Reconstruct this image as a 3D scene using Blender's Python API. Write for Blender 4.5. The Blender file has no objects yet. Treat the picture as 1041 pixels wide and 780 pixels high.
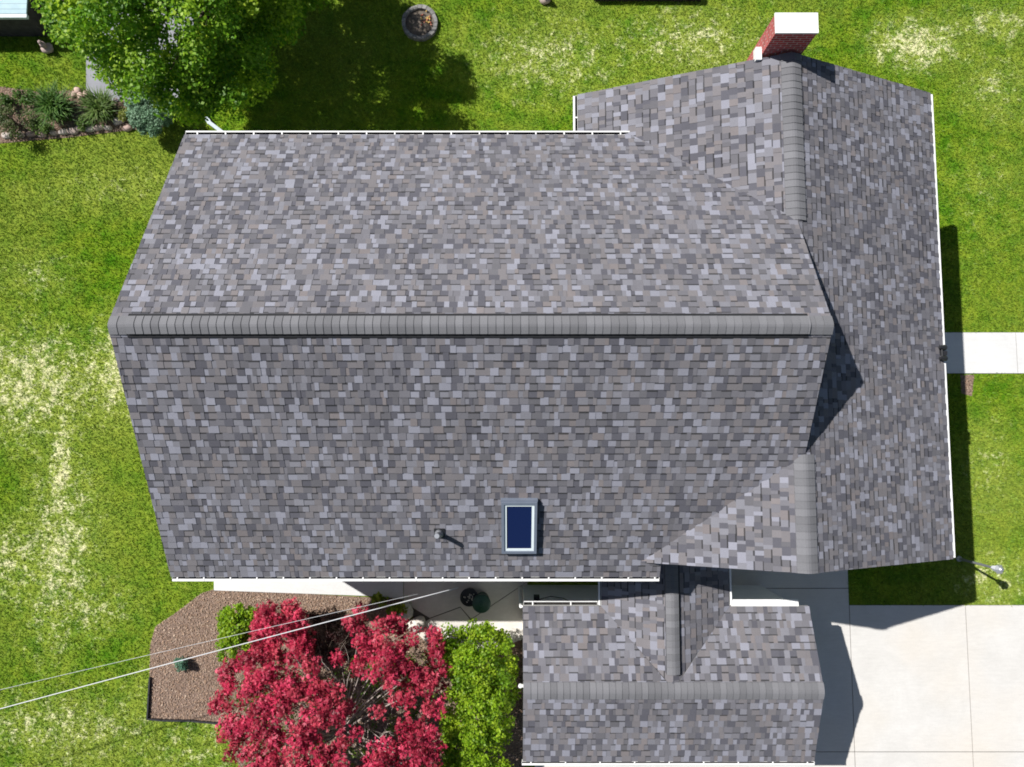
import bpy, math, random
import numpy as np
from mathutils import Vector, Matrix

random.seed(7); RNG = np.random.default_rng(11)
scene = bpy.context.scene
COL = scene.collection
R = math.radians

# ------------------------------------------------------------------ camera
F, TILT, CAMZ = 721.0, R(4.6), 19.625
def at(u, v, z=0.0):
    """world point seen at photo pixel (u, v) at real height z"""
    xc, yc = (u-520.5)/F, -(v-390)/F
    d = Vector((xc, yc*math.cos(TILT)+math.sin(TILT), -(math.cos(TILT)-yc*math.sin(TILT))))
    return Vector((0, 0, CAMZ)) + d*((CAMZ-z)/-d.z)
cam = bpy.data.cameras.new('camera'); co = bpy.data.objects.new('camera', cam); COL.objects.link(co)
co.location = (0, 0, CAMZ); co.rotation_euler = (TILT, 0, 0)
cam.sensor_width = 36; cam.lens = 36*F/1041; cam.clip_end = 3000; cam.clip_start = 0.1
scene.camera = co
scene.cycles.filter_width = 1.8

# ------------------------------------------------------------------ light
to_sun = Vector((-0.742, 0.440, 1.0)).normalized()
w = bpy.data.worlds.new('World'); scene.world = w; w.use_nodes = True
nt = w.node_tree; sky = nt.nodes.new('ShaderNodeTexSky'); sky.sky_type = 'NISHITA'; sky.sun_disc = False
sky.sun_elevation = math.asin(to_sun.z); sky.sun_rotation = math.atan2(to_sun.x, to_sun.y)
bg = nt.nodes['Background']; bg.inputs['Strength'].default_value = 0.05
nt.links.new(sky.outputs[0], bg.inputs[0])
sl = bpy.data.lights.new('sun', 'SUN'); sl.energy = 5.0; sl.angle = R(0.53); sl.color = (1, 0.985, 0.96)
so = bpy.data.objects.new('sun', sl); COL.objects.link(so); so.location = (-20, 12, 40)
so.rotation_euler = (-to_sun).to_track_quat('-Z', 'Y').to_euler()
vs = scene.view_settings; vs.view_transform = 'Standard'; vs.look = 'None'; vs.exposure = 0.6; vs.gamma = 1

# ------------------------------------------------------------------ materials
class NT:
    def __init__(s, name):
        s.m = bpy.data.materials.new(name); s.m.use_nodes = True
        s.t = s.m.node_tree; s.b = s.t.nodes['Principled BSDF']; s.out = s.t.nodes['Material Output']
    def n(s, kind, **kw):
        x = s.t.nodes.new('ShaderNode'+kind)
        for k, v in kw.items(): setattr(x, k, v)
        return x
    def l(s, a, b): s.t.links.new(a, b)
    def noise(s, scale, detail=4, rough=0.6, vec=None, dist=0):
        x = s.n('TexNoise'); x.inputs['Scale'].default_value = scale; x.inputs['Detail'].default_value = detail
        x.inputs['Roughness'].default_value = rough; x.inputs['Distortion'].default_value = dist
        if vec is not None: s.l(vec, x.inputs['Vector'])
        return x.outputs['Fac']
    def ramp(s, fac, stops, interp='LINEAR'):
        x = s.n('ValToRGB'); x.color_ramp.interpolation = interp; e = x.color_ramp.elements
        while len(e) < len(stops): e.new(0.5)
        for i, (p, c) in enumerate(stops):
            e[i].position = p
            e[i].color = (c, c, c, 1) if not hasattr(c, '__len__') else (*c, 1)
        s.l(fac, x.inputs[0]); return x.outputs[0]
    def mix(s, fac, a, b, mode='MIX'):
        x = s.n('Mix', data_type='RGBA', blend_type=mode)
        for i, v in ((0, fac), (6, a), (7, b)):
            if hasattr(v, 'is_output'): s.l(v, x.inputs[i])
            elif i == 0: x.inputs[0].default_value = v
            else: x.inputs[i].default_value = (*v, 1)
        return x.outputs[2]
    def math(s, op, a, b=0.0, clamp=False):
        x = s.n('Math', operation=op, use_clamp=clamp)
        for i, v in ((0, a), (1, b)):
            if hasattr(v, 'is_output'): s.l(v, x.inputs[i])
            else: x.inputs[i].default_value = v
        return x.outputs[0]
    def pos(s): return s.n('NewGeometry').outputs['Position']
    def obj(s): return s.n('TexCoord').outputs['Object']
    def attr(s, name='Col'): return s.n('Attribute', attribute_name=name).outputs['Color']
    def bump(s, h, strength=0.4, dist=0.01):
        x = s.n('Bump'); x.inputs['Strength'].default_value = strength; x.inputs['Distance'].default_value = dist
        s.l(h, x.inputs['Height']); s.l(x.outputs[0], s.b.inputs['Normal'])
    def done(s, col=None, rough=0.8, spec=0.3, metal=0.0):
        if col is not None:
            if hasattr(col, 'is_output'): s.l(col, s.b.inputs['Base Color'])
            else: s.b.inputs['Base Color'].default_value = (*col, 1)
        s.b.inputs['Roughness'].default_value = rough; s.b.inputs['Specular IOR Level'].default_value = spec
        s.b.inputs['Metallic'].default_value = metal
        return s.m

def simple(name, c, rough=0.6, spec=0.3, var=0.15, scale=6, metal=0):
    k = NT(name); f = k.noise(scale, 5, 0.65, k.pos())
    col = k.ramp(f, [(0.25, tuple(x*(1-var) for x in c)), (0.75, tuple(min(1, x*(1+var)) for x in c))])
    return k.done(col, rough, spec, metal)

def mat_shingle(name):
    k = NT(name); p = k.pos()
    g = k.ramp(k.noise(140, 3, 0.7, p), [(0.3, 0.78), (0.7, 1.2)])
    lo = k.ramp(k.noise(0.5, 3, 0.6, p), [(0.3, 0.93), (0.7, 1.06)])
    c = k.mix(1, k.attr(), g, 'MULTIPLY'); c = k.mix(1, c, lo, 'MULTIPLY')
    k.bump(k.noise(300, 2, 0.7, p), 0.5, 0.003)
    return k.done(c, 0.92, 0.25)
M = {}
M['shingle'] = mat_shingle('asphalt_shingle')
M['white'] = simple('white_painted_metal', (0.66, 0.65, 0.63), 0.5, 0.3, 0.12, 5)
M['trim'] = simple('grey_trim', (0.30, 0.29, 0.29), 0.6, 0.3, 0.08, 4)
M['gutter_inside'] = simple('dark_gutter_inside', (0.03, 0.027, 0.024), 0.95, 0.1, 0.4, 5)  # near-black tone for the inside faces of the open gutters
M['soffit'] = simple('soffit', (0.6, 0.6, 0.6), 0.7)
M['black'] = simple('black_plastic', (0.015, 0.015, 0.017), 0.5, 0.4)
M['vent_gap'] = simple('black_vent_gap_shade', (0.02, 0.02, 0.022), 0.8, 0.2)
M['steel'] = simple('grey_steel', (0.35, 0.36, 0.38), 0.4, 0.5, 0.1, 20, 0.6)
M['bark'] = simple('bark', (0.12, 0.095, 0.075), 0.9, 0.1, 0.4, 14)
M['greybark'] = simple('pale_bark', (0.30, 0.25, 0.22), 0.85, 0.2, 0.3, 18)
M['soil'] = simple('dark_soil', (0.07, 0.05, 0.035), 0.95, 0.1, 0.45, 9)
M['cable'] = simple('cable_jacket', (0.5, 0.5, 0.51), 0.5, 0.4, 0.1, 2)
M['green_plastic'] = simple('dark_green_plastic', (0.012, 0.045, 0.03), 0.45, 0.4)

k = NT('horizontal_siding'); z = k.n('SeparateXYZ'); k.l(k.pos(), z.inputs[0])
saw = k.math('FRACT', k.math('MULTIPLY', z.outputs[2], 8.0))
k.bump(saw, 0.6, 0.012)
M['siding'] = k.done(k.ramp(k.noise(3, 4, 0.6, k.pos()), [(0.3, (0.72, 0.72, 0.71)), (0.7, (0.8, 0.8, 0.79))]), 0.55)

k = NT('red_brick'); uv = k.n('TexCoord').outputs['UV']; br = k.n('TexBrick')
k.l(uv, br.inputs['Vector'])
br.inputs['Color1'].default_value = (0.42, 0.045, 0.045, 1); br.inputs['Color2'].default_value = (0.27, 0.035, 0.035, 1)
br.inputs['Mortar'].default_value = (0.42, 0.33, 0.30, 1); br.inputs['Scale'].default_value = 1
br.inputs['Brick Width'].default_value = 0.2; br.inputs['Row Height'].default_value = 0.075; br.inputs['Mortar Size'].default_value = 0.008
c = k.mix(1, br.outputs['Color'], k.ramp(k.noise(25, 4, 0.6, k.pos()), [(0.3, 0.7), (0.7, 1.25)]), 'MULTIPLY')
k.bump(k.math('SUBTRACT', 1.0, br.outputs['Fac']), 0.5, 0.008)
M['brick'] = k.done(c, 0.85)

def mat_concrete(name, a, b, warm=None):
    k = NT(name); p = k.pos()
    c = k.ramp(k.noise(1.1, 6, 0.7, p, 0.6), [(0.28, a), (0.7, b)])
    if warm is not None: c = k.mix(k.ramp(k.noise(0.45, 3, 0.5, p), [(0.45, 0), (0.7, 0.7)]), c, warm)
    c = k.mix(1, c, k.ramp(k.noise(90, 3, 0.7, p), [(0.3, 0.9), (0.7, 1.07)]), 'MULTIPLY')
    st = k.n('Mapping'); st.inputs['Scale'].default_value = (3, 16, 1); k.l(p, st.inputs['Vector'])
    c = k.mix(1, c, k.ramp(k.noise(1, 4, 0.7, st.outputs[0]), [(0.3, 0.94), (0.7, 1.03)]), 'MULTIPLY')
    k.bump(k.noise(120, 3, 0.7, p), 0.3, 0.004)
    return k.done(c, 0.85, 0.3)
M['concrete'] = mat_concrete('concrete', (0.47, 0.45, 0.42), (0.53, 0.51, 0.48), (0.52, 0.475, 0.415))
M['walk'] = mat_concrete('concrete_walk', (0.50, 0.49, 0.475), (0.56, 0.55, 0.53))
M['patio'] = mat_concrete('patio_concrete', (0.45, 0.42, 0.38), (0.62, 0.58, 0.52), (0.55, 0.45, 0.38))
M['asphalt'] = mat_concrete('worn_grey_paving', (0.19, 0.19, 0.21), (0.26, 0.26, 0.28))
M['cap'] = mat_concrete('white_chimney_cap', (0.7, 0.69, 0.66), (0.8, 0.79, 0.76))
M['joint'] = simple('dark_joint', (0.10, 0.09, 0.08), 0.95, 0.1, 0.3, 12)

# lawn: lush, dull and straw-dry turf
def lawn_mat(name, blade):
    k = NT(name); p = k.pos()
    mp = k.n('Mapping'); mp.inputs['Rotation'].default_value = (0, 0, 0.35); k.l(p, mp.inputs['Vector']); p2 = mp.outputs[0]
    big = k.noise(0.22, 4, 0.55, p); mid = k.noise(1.9, 6, 0.72, p2, 0.3); fine = k.noise(11, 4, 0.75, p)
    lush, dull, straw = (0.072, 0.205, 0.005), (0.205, 0.310, 0.018), (0.70, 0.72, 0.44)
    c = k.mix(k.ramp(mid, [(0.38, 0), (0.62, 1)]), lush, dull)
    c = k.mix(k.ramp(big, [(0.42, 0), (0.62, 0.55)]), c, (0.255, 0.325, 0.050))
    # dry areas: centre x, y, radius x, y, strength
    tot = None
    for cx, cy, rx, ry, s in LAWN_DRY:
        m = k.n('Mapping'); m.inputs['Location'].default_value = (-cx/rx, -cy/ry, 0); m.inputs['Scale'].default_value = (1/rx, 1/ry, 0)
        k.l(p, m.inputs['Vector']); ln = k.n('VectorMath', operation='LENGTH'); k.l(m.outputs[0], ln.inputs[0])
        r = k.ramp(ln.outputs['Value'], [(0.1, s), (1.0, 0)])
        tot = r if tot is None else k.math('MAXIMUM', tot, r)
    wide = k.math('MULTIPLY', tot, k.ramp(mid, [(0.3, 0.25), (0.6, 0.75)]))
    c = k.mix(wide, c, (0.39, 0.48, 0.10))
    dn = k.noise(3.2, 6, 0.8, p2, 0.4)
    dm = k.math('ADD', dn, k.math('MULTIPLY', fine, 0.45))
    dry = k.math('MULTIPLY', k.ramp(k.math('ADD', dm, k.math('MULTIPLY', tot, 0.20)), [(0.84, 0), (0.97, 1)]), k.math('MULTIPLY', tot, 1.8, True))
    base = k.ramp(k.math('MULTIPLY', dm, 1.0), [(0.80, 0), (0.98, 0.35)])
    c = k.mix(base, c, (0.36, 0.39, 0.12))
    c = k.mix(dry, c, straw)
    c = k.mix(1, c, k.ramp(fine, [(0.3, 0.62), (0.7, 1.32)]), 'MULTIPLY')
    if blade:
        c = k.mix(1, c, k.attr(), 'MULTIPLY')
        k.done(c, 0.55, 0.25)
        tr = k.n('BsdfTranslucent'); k.l(c, tr.inputs[0]); ms = k.n('MixShader'); ms.inputs[0].default_value = 0.35
        k.l(k.b.outputs[0], ms.inputs[1]); k.l(tr.outputs[0], ms.inputs[2]); k.l(ms.outputs[0], k.out.inputs[0])
    else:
        c = k.mix(1, c, (0.82, 0.76, 0.72), 'MULTIPLY')
        k.bump(k.noise(40, 4, 0.8, p), 0.8, 0.03); k.done(c, 0.95, 0.1)
    return k.m
def dry_at(u, v, ru, rv, s): p = at(u, v); return (p.x, p.y, ru*CAMZ/F, rv*CAMZ/F, s)
LAWN_DRY = [dry_at(30, 390, 110, 95, 0.9), dry_at(115, 375, 60, 80, 0.85), dry_at(60, 560, 60, 160, 0.8), dry_at(62, 480, 20, 130, 1.0), dry_at(40, 280, 60, 45, 0.45),
            dry_at(15, 570, 60, 70, 0.7), dry_at(90, 620, 70, 50, 0.6), dry_at(150, 710, 110, 60, 0.35), dry_at(930, 45, 75, 45, 1.0), dry_at(1010, 25, 80, 40, 0.6),
            dry_at(560, 60, 140, 75, 0.6), dry_at(700, 40, 150, 60, 0.6), dry_at(120, 190, 130, 40, 0.35), dry_at(60, 740, 200, 60, 0.6), dry_at(1010, 90, 60, 60, 0.5), dry_at(1000, 190, 60, 80, 0.3), dry_at(1010, 590, 60, 40, 0.6), dry_at(200, 760, 100, 60, 0.5), dry_at(1005, 470, 50, 70, 0.4), dry_at(70, 130, 80, 40, 0.2)]
M['lawn'] = lawn_mat('lawn_ground', False); M['blade'] = lawn_mat('grass_blades', True)

def leaf_mat(name, trans=0.35, rough=0.5):
    k = NT(name); c = k.mix(1, k.attr(), k.ramp(k.noise(30, 3, 0.6, k.pos()), [(0.3, 0.85), (0.7, 1.15)]), 'MULTIPLY')
    k.done(c, rough, 0.3)
    tr = k.n('BsdfTranslucent'); k.l(c, tr.inputs[0]); ms = k.n('MixShader'); ms.inputs[0].default_value = trans
    k.l(k.b.outputs[0], ms.inputs[1]); k.l(tr.outputs[0], ms.inputs[2]); k.l(ms.outputs[0], k.out.inputs[0])
    return k.m
M['leaf'] = leaf_mat('green_leaves', 0.5); M['redleaf'] = leaf_mat('red_maple_leaves', 0.3); M['needle'] = leaf_mat('needles', 0.1, 0.6)
M['chip'] = NT('mulch_chips'); M['chip'] = M['chip'].done(M['chip'].attr(), 0.9, 0.1)
k = NT('mulch_ground'); p = k.pos()
c = k.ramp(k.noise(28, 5, 0.8, p), [(0.3, (0.12, 0.08, 0.06)), (0.55, (0.22, 0.155, 0.12)), (0.75, (0.32, 0.235, 0.185))])
k.bump(k.noise(35, 4, 0.8, p), 0.8, 0.03); M['mulch'] = k.done(c, 0.95, 0.1)
k = NT('fieldstone'); c = k.mix(1, k.attr(), k.ramp(k.noise(14, 5, 0.7, k.pos()), [(0.3, 0.7), (0.7, 1.2)]), 'MULTIPLY')
k.bump(k.noise(25, 4, 0.7, k.pos()), 0.5, 0.01); M['stone'] = k.done(c, 0.85, 0.2)
k = NT('skylight_glass'); M['glass'] = k.done((0.005, 0.012, 0.055), 0.06, 0.5)
k = NT('pale_deck'); sx = k.n('SeparateXYZ'); k.l(k.pos(), sx.inputs[0])
gr = k.ramp(k.math('FRACT', k.math('MULTIPLY', sx.outputs[1], 6.5)), [(0.0, 0.25), (0.06, 1.0), (0.94, 1.0), (1.0, 0.25)])
M['deck'] = k.done(k.mix(1, k.ramp(k.noise(3, 4, 0.6, k.pos()), [(0.3, (0.25, 0.36, 0.40)), (0.7, (0.31, 0.43, 0.46))]), gr, 'MULTIPLY'), 0.6)
k = NT('lamp_glass'); M['lampglass'] = k.done((0.75, 0.76, 0.8), 0.15, 0.6)

# ------------------------------------------------------------------ object helpers
def tag(o, label=None, cat=None, group=None, kind=None):
    if label: o['label'] = label
    if cat: o['category'] = cat
    if group: o['group'] = group
    if kind: o['kind'] = kind
    return o
def empty(name, loc, label, cat, group=None):
    o = bpy.data.objects.new(name, None); COL.objects.link(o); o.location = loc; o.empty_display_size = 0.2
    return tag(o, label, cat, group)
class MB:
    """collects polygons; builds ONE mesh object"""
    def __init__(s): s.v = []; s.f = []; s.m = []; s.c = []; s.uv = []
    def poly(s, pts, mi=0, col=(1, 1, 1), uv=None):
        i = len(s.v); s.v += [tuple(p) for p in pts]; s.f.append(tuple(range(i, i+len(pts)))); s.m.append(mi); s.c.append(col)
        s.uv.append(uv if uv else [(0, 0)]*len(pts))
    def box(s, lo, hi, mi=0, col=(1, 1, 1), mat=None):
        x0, y0, z0 = lo; x1, y1, z1 = hi
        P = [Vector(q) for q in ((x0,y0,z0),(x1,y0,z0),(x1,y1,z0),(x0,y1,z0),(x0,y0,z1),(x1,y0,z1),(x1,y1,z1),(x0,y1,z1))]
        for q in ((3,2,1,0),(4,5,6,7),(0,1,5,4),(1,2,6,5),(2,3,7,6),(3,0,4,7)):
            pts = [P[j] for j in q]
            nx = abs((pts[1]-pts[0]).cross(pts[2]-pts[0]).normalized().x) > 0.5
            uv = [((p.y if nx else p.x), p.z) for p in pts]
            s.poly([mat @ p for p in pts] if mat else pts, mi, col, uv)
    def prism(s, ring, vec, mi=0, col=(1, 1, 1)):
        a = [Vector(p) for p in ring]; b = [p+Vector(vec) for p in a]; n = len(a)
        s.poly(a[::-1], mi, col); s.poly(b, mi, col)
        for i in range(n): s.poly([a[i], a[(i+1) % n], b[(i+1) % n], b[i]], mi, col)
    def tube(s, pts, rad, seg=8, mi=0, col=(1, 1, 1), cap=True):
        pts = [Vector(p) for p in pts]; rad = rad if hasattr(rad, '__len__') else [rad]*len(pts); rings = []
        for i, p in enumerate(pts):
            d = (pts[min(i+1, len(pts)-1)]-pts[max(i-1, 0)]).normalized()
            a = d.orthogonal().normalized() if abs(d.z) > 0.99 else d.cross(Vector((0, 0, 1))).normalized(); b = d.cross(a)
            rings.append([p+(a*math.cos(2*math.pi*j/seg)+b*math.sin(2*math.pi*j/seg))*rad[i] for j in range(seg)])
        for i in range(len(rings)-1):
            for j in range(seg): s.poly([rings[i][j], rings[i][(j+1) % seg], rings[i+1][(j+1) % seg], rings[i+1][j]], mi, col)
        if cap: s.poly(rings[0][::-1], mi, col); s.poly(rings[-1], mi, col)
    def lathe(s, c, prof, seg=24, mi=0, col=(1, 1, 1)):
        c = Vector(c); rg = [[c+Vector((r*math.cos(2*math.pi*j/seg), r*math.sin(2*math.pi*j/seg), zz)) for j in range(seg)] for r, zz in prof]
        for i in range(len(rg)-1):
            for j in range(seg): s.poly([rg[i][j], rg[i][(j+1) % seg], rg[i+1][(j+1) % seg], rg[i+1][j]], mi, col)
        s.poly(rg[0][::-1], mi, col); s.poly(rg[-1], mi, col)
    def build(s, name, mats, parent=None, smooth=False, weld=False, origin=None):
        me = bpy.data.meshes.new(name); off = Vector(origin) if origin is not None else Vector((0, 0, 0))
        if parent is not None and origin is None: off = Vector(parent.matrix_world.translation) if parent.parent is None else Vector((0, 0, 0))
        if parent is not None: off = world_loc(parent)
        me.from_pydata([tuple(Vector(p)-off) for p in s.v], [], s.f)
        for m in (mats if isinstance(mats, (list, tuple)) else [mats]): me.materials.append(m)
        me.polygons.foreach_set('material_index', s.m)
        a = me.attributes.new('Col', 'FLOAT_COLOR', 'FACE'); a.data.foreach_set('color', [q for c in s.c for q in (*c, 1)])
        ul = me.uv_layers.new(name='UVMap'); ul.data.foreach_set('uv', [q for f in s.uv for u in f for q in u])
        if smooth: me.polygons.foreach_set('use_smooth', [True]*len(me.polygons))
        if weld:
            import bmesh
            bm = bmesh.new(); bm.from_mesh(me); bmesh.ops.remove_doubles(bm, verts=bm.verts, dist=1e-4); bm.to_mesh(me); bm.free()
        me.update(); o = bpy.data.objects.new(name, me); COL.objects.link(o)
        if parent is not None: o.parent = parent
        else: o.location = off
        return o
def world_loc(o):
    p = Vector(o.location)
    while o.parent is not None: o = o.parent; p += Vector(o.location)
    return p
def np_mesh(name, V, nper, mat, C=None, parent=None, origin=None):
    """V: (N, nper, 3) polygons, C: (N, 3) colours"""
    N = V.shape[0]; off = world_loc(parent) if parent is not None else Vector(origin or (0, 0, 0))
    me = bpy.data.meshes.new(name)
    vv = (V.reshape(-1, 3) - np.array(off)).astype(np.float32)
    me.vertices.add(N*nper); me.vertices.foreach_set('co', vv.ravel())
    me.loops.add(N*nper); me.loops.foreach_set('vertex_index', np.arange(N*nper, dtype=np.int32))
    me.polygons.add(N); me.polygons.foreach_set('loop_start', np.arange(0, N*nper, nper, dtype=np.int32))
    me.polygons.foreach_set('loop_total', np.full(N, nper, dtype=np.int32))
    me.update(calc_edges=True)
    if C is not None:
        a = me.attributes.new('Col', 'FLOAT_COLOR', 'FACE')
        a.data.foreach_set('color', np.concatenate([C, np.ones((N, 1))], 1).astype(np.float32).ravel())
    me.materials.append(mat); o = bpy.data.objects.new(name, me); COL.objects.link(o)
    if parent is not None: o.parent = parent
    else: o.location = off
    return o

def in_poly(P, poly):
    x, y = P[:, 0], P[:, 1]; r = np.zeros(len(P), bool); n = len(poly)
    for i in range(n):
        x0, y0 = poly[i][0], poly[i][1]; x1, y1 = poly[(i+1) % n][0], poly[(i+1) % n][1]
        if y0 == y1: continue
        r ^= ((y0 > y) != (y1 > y)) & (x < (x1-x0)*(y-y0)/(y1-y0)+x0)
    return r
def clip(poly, hp):
    """clip 2-D polygon (tuples with extra data interpolated) by half planes (nx, ny, d): nx*x+ny*y<=d"""
    for nx, ny, d in hp:
        out = []; n = len(poly)
        for i in range(n):
            a, b = poly[i], poly[(i+1) % n]; da = nx*a[0]+ny*a[1]-d; db = nx*b[0]+ny*b[1]-d
            if da <= 0: out.append(a)
            if (da < 0 < db) or (db < 0 < da):
                t = da/(da-db); out.append(tuple(a[q]+(b[q]-a[q])*t for q in range(len(a))))
        poly = out
        if len(poly) < 3: return []
    return poly
def halfplanes(poly):
    A = sum(poly[i][0]*poly[(i+1) % len(poly)][1]-poly[(i+1) % len(poly)][0]*poly[i][1] for i in range(len(poly)))
    if A < 0: poly = poly[::-1]
    r = []
    for i in range(len(poly)):
        (x0, y0), (x1, y1) = poly[i], poly[(i+1) % len(poly)]
        nx, ny = (y1-y0), -(x1-x0); L = math.hypot(nx, ny); r.append((nx/L, ny/L, (nx*x0+ny*y0)/L))
    return r

# ------------------------------------------------------------------ shingled slopes
PAL = [((0.143, 0.132, 0.137), 28), ((0.130, 0.125, 0.138), 28), ((0.080, 0.078, 0.091), 20), ((0.206, 0.205, 0.237), 14),
       ((0.156, 0.138, 0.138), 5), ((0.164, 0.161, 0.180), 16), ((0.104, 0.100, 0.109), 16)]
PC = [c for c, n in PAL for _ in range(n)]
CAPC = (0.137, 0.135, 0.142)
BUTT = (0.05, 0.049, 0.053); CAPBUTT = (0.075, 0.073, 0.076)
def shingle_slope(mb, O, along, up, poly, thick=0.14, expo=0.163, seed=1):
    """O: eave origin, along: unit vector along the eave, up: unit vector up the slope; poly: convex outline in (a, b)"""
    rnd = random.Random(seed); O = Vector(O); A = Vector(along); B = Vector(up); N = A.cross(B)
    if N.z < 0: N = -N
    hp = halfplanes(poly); P = lambda a, b, h: O+A*a+B*b+N*h
    a0, a1 = min(p[0] for p in poly), max(p[0] for p in poly); b0, b1 = min(p[1] for p in poly), max(p[1] for p in poly)
    def quad(x0, x1, y0, y1, h0, h1, col, sides):
        pl = clip([(x0, y0, h0), (x1, y0, h0), (x1, y1, h1), (x0, y1, h1)], hp)
        if not pl: return
        mb.poly([P(*q) for q in pl], 0, col)
        # front butt of the shingle
        lo = [q for q in pl if abs(q[1]-y0) < 1e-6]
        if len(lo) >= 2:
            l, r = min(lo), max(lo)
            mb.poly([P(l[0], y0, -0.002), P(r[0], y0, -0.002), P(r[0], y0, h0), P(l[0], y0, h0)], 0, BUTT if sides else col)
        if sides:
            for x in (x0, x1):
                sg = clip([(x-1e-4, y0), (x+1e-4, y0), (x+1e-4, y1), (x-1e-4, y1)], hp)
                if sg:
                    ya, yb = min(q[1] for q in sg), max(q[1] for q in sg)
                    f = lambda yy: h0+(h1-h0)*(yy-y0)/(y1-y0)
                    mb.poly([P(x, ya, 0), P(x, yb, 0), P(x, yb, f(yb)), P(x, ya, f(ya))], 0, col)
    y = b0; row = 0; prev = []
    while y < b1:
        x = a0-rnd.uniform(0, 0.4); segs = []; raised = rnd.random() < 0.5
        while x < a1:
            wd = rnd.choice((0.075, 0.09, 0.105, 0.125, 0.145, 0.17, 0.20))*rnd.uniform(0.9, 1.1); col = rnd.choice(PC)
            if prev and rnd.random() < 0.05:
                col = prev[min(len(prev)-1, int(len(prev)*max(0, (x-a0))/max(0.01, a1-a0)))]
            
            if segs and sum(abs(q-p_) for q, p_ in zip(col, segs[-1][2])) < 0.03: col = rnd.choice(PC)
            j = rnd.uniform(0.93, 1.07); col = tuple(q*j for q in col)
            segs.append((x, x+wd, col, raised)); x += wd; raised = not raised if rnd.random() < 0.85 else raised
        prev = [s_[2] for s_ in segs]
        for x0, x1, col, rs in segs:
            h0 = 0.019 if rs else 0.012
            quad(x0, x1-0.0006, y+(0 if rs else rnd.choice((0, 0.0, 0.008))), y+expo+0.012, h0, 0.008 if rs else 0.001, col, rs)
            # dark band just under the course above: laminate print deepened as painted butt shadow
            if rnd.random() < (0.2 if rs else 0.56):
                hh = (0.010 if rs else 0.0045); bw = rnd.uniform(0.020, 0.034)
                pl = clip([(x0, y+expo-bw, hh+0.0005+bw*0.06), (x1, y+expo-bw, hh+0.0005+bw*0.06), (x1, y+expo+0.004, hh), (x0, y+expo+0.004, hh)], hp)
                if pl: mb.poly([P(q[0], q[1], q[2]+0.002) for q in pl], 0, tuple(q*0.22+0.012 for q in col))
        y += expo; row += 1
    # deck under the shingles (overhang slab)
    top = [P(a, b, 0.0005) for a, b in poly]; bot = [p-Vector((0, 0, thick)) for p in top]; n = len(top)
    if (top[1]-top[0]).cross(top[2]-top[1]).z < 0: top = top[::-1]; bot = bot[::-1]
    mb.poly(top, 0, (0.10, 0.10, 0.105)); mb.poly(bot[::-1], 1)
    for i in range(n): mb.poly([top[i], bot[i], bot[(i+1) % n], top[(i+1) % n]], 2)
ROOFM = [M['shingle'], M['soffit'], M['trim']]

def ridge_caps(mb, p0, p1, half, sA, sB, seed, expo=0.146, lift=0.03, crown=0.35):
    """lapped cap shingles bent over a ridge from p0 to p1; sA / sB: fall per metre to either side"""
    rnd = random.Random(seed); p0 = Vector(p0); p1 = Vector(p1); d = (p1-p0); L = d.length; d.normalize()
    sd = Vector((0, 0, 1)).cross(d).normalized(); n = int(L/expo)+1
    for i in range(n):
        s0, s1 = i*expo, min(i*expo+expo*1.15, L); j = rnd.uniform(0.86, 1.12); col = tuple(c*j for c in CAPC); s0 += rnd.uniform(-0.008, 0.008); rows = []
        for s, h in ((s0, lift+0.002), (s1, lift+0.015)):
            r = []
            for q in (-1, -0.6, -0.25, 0, 0.25, 0.6, 1):
                x = q*half; fall = (sA if q < 0 else sB)*abs(x)
                soft = 0.02*max(0, 1-abs(q)*3)
                r.append(p0+d*s+sd*x+Vector((0, 0, h-fall-soft)))
            rows.append(r)
        for a in range(6): mb.poly([rows[0][a], rows[0][a+1], rows[1][a+1], rows[1][a]], 0, col)
        e = rows[1]; dn = [q-Vector((0, 0, 0.022)) for q in e]
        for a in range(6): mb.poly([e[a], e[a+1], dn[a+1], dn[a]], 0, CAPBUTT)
        for side in (0, 6): mb.poly([rows[0][side], rows[1][side], rows[1][side]-Vector((0, 0, 0.016)), rows[0][side]-Vector((0, 0, 0.016))], 0, col)

def gutter(name, p0, p1, out, parent, w=0.12, h=0.11, hang=0.61, first=0.2, lip=0.045):
    """open gutter: back, floor and front lip with near-black inside and hanger straps; out: unit vector away from the roof"""
    p0, p1, out = Vector(p0), Vector(p1), Vector(out); d = (p1-p0).normalized(); L = (p1-p0).length; up = Vector((0, 0, 1)); mb = MB()
    prof = [(0, 0), (0, -h), (w*0.55, -h), (w*0.75, -h*0.6), (w, -0.02), (w, 0), (w-lip, 0), (w-lip, -0.01), (w-lip, -0.03), (w*0.5, -h*0.75), (w*0.4, -h+0.02), (0.006, -h+0.02), (0.006, 0)]
    a = [p0+out*x+up*y for x, y in prof]; b = [p+d*L for p in a]; n = len(a)
    for i in range(n): mb.poly([a[i], a[(i+1) % n], b[(i+1) % n], b[i]], 1 if 7 <= i <= 11 else 0)
    for e in (p0, p1-d*0.006):
        mb.prism([e+out*x+up*y for x, y in prof[:5]+[(w, 0)]], d*0.006)
    s = first
    while s < L:
        c = p0+d*s; mb.prism([c+up*0.002, c+up*0.002+d*0.03, c+up*0.002+d*0.03+out*(w-0.01), c+up*0.002+out*(w-0.01)], (0, 0, 0.006)); s += hang
    return mb.build(name, [M['white'], M['gutter_inside']], parent)

# ================================================================== HOUSE
house = empty('house', (0, 0, 0), 'grey shingled house seen from above, with cross wing, attached garage, brick chimney and skylight', 'house')
def slope_up(dx, dy, s): L = math.hypot(1, s); return Vector((dx/L, dy/L, s/L))
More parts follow.
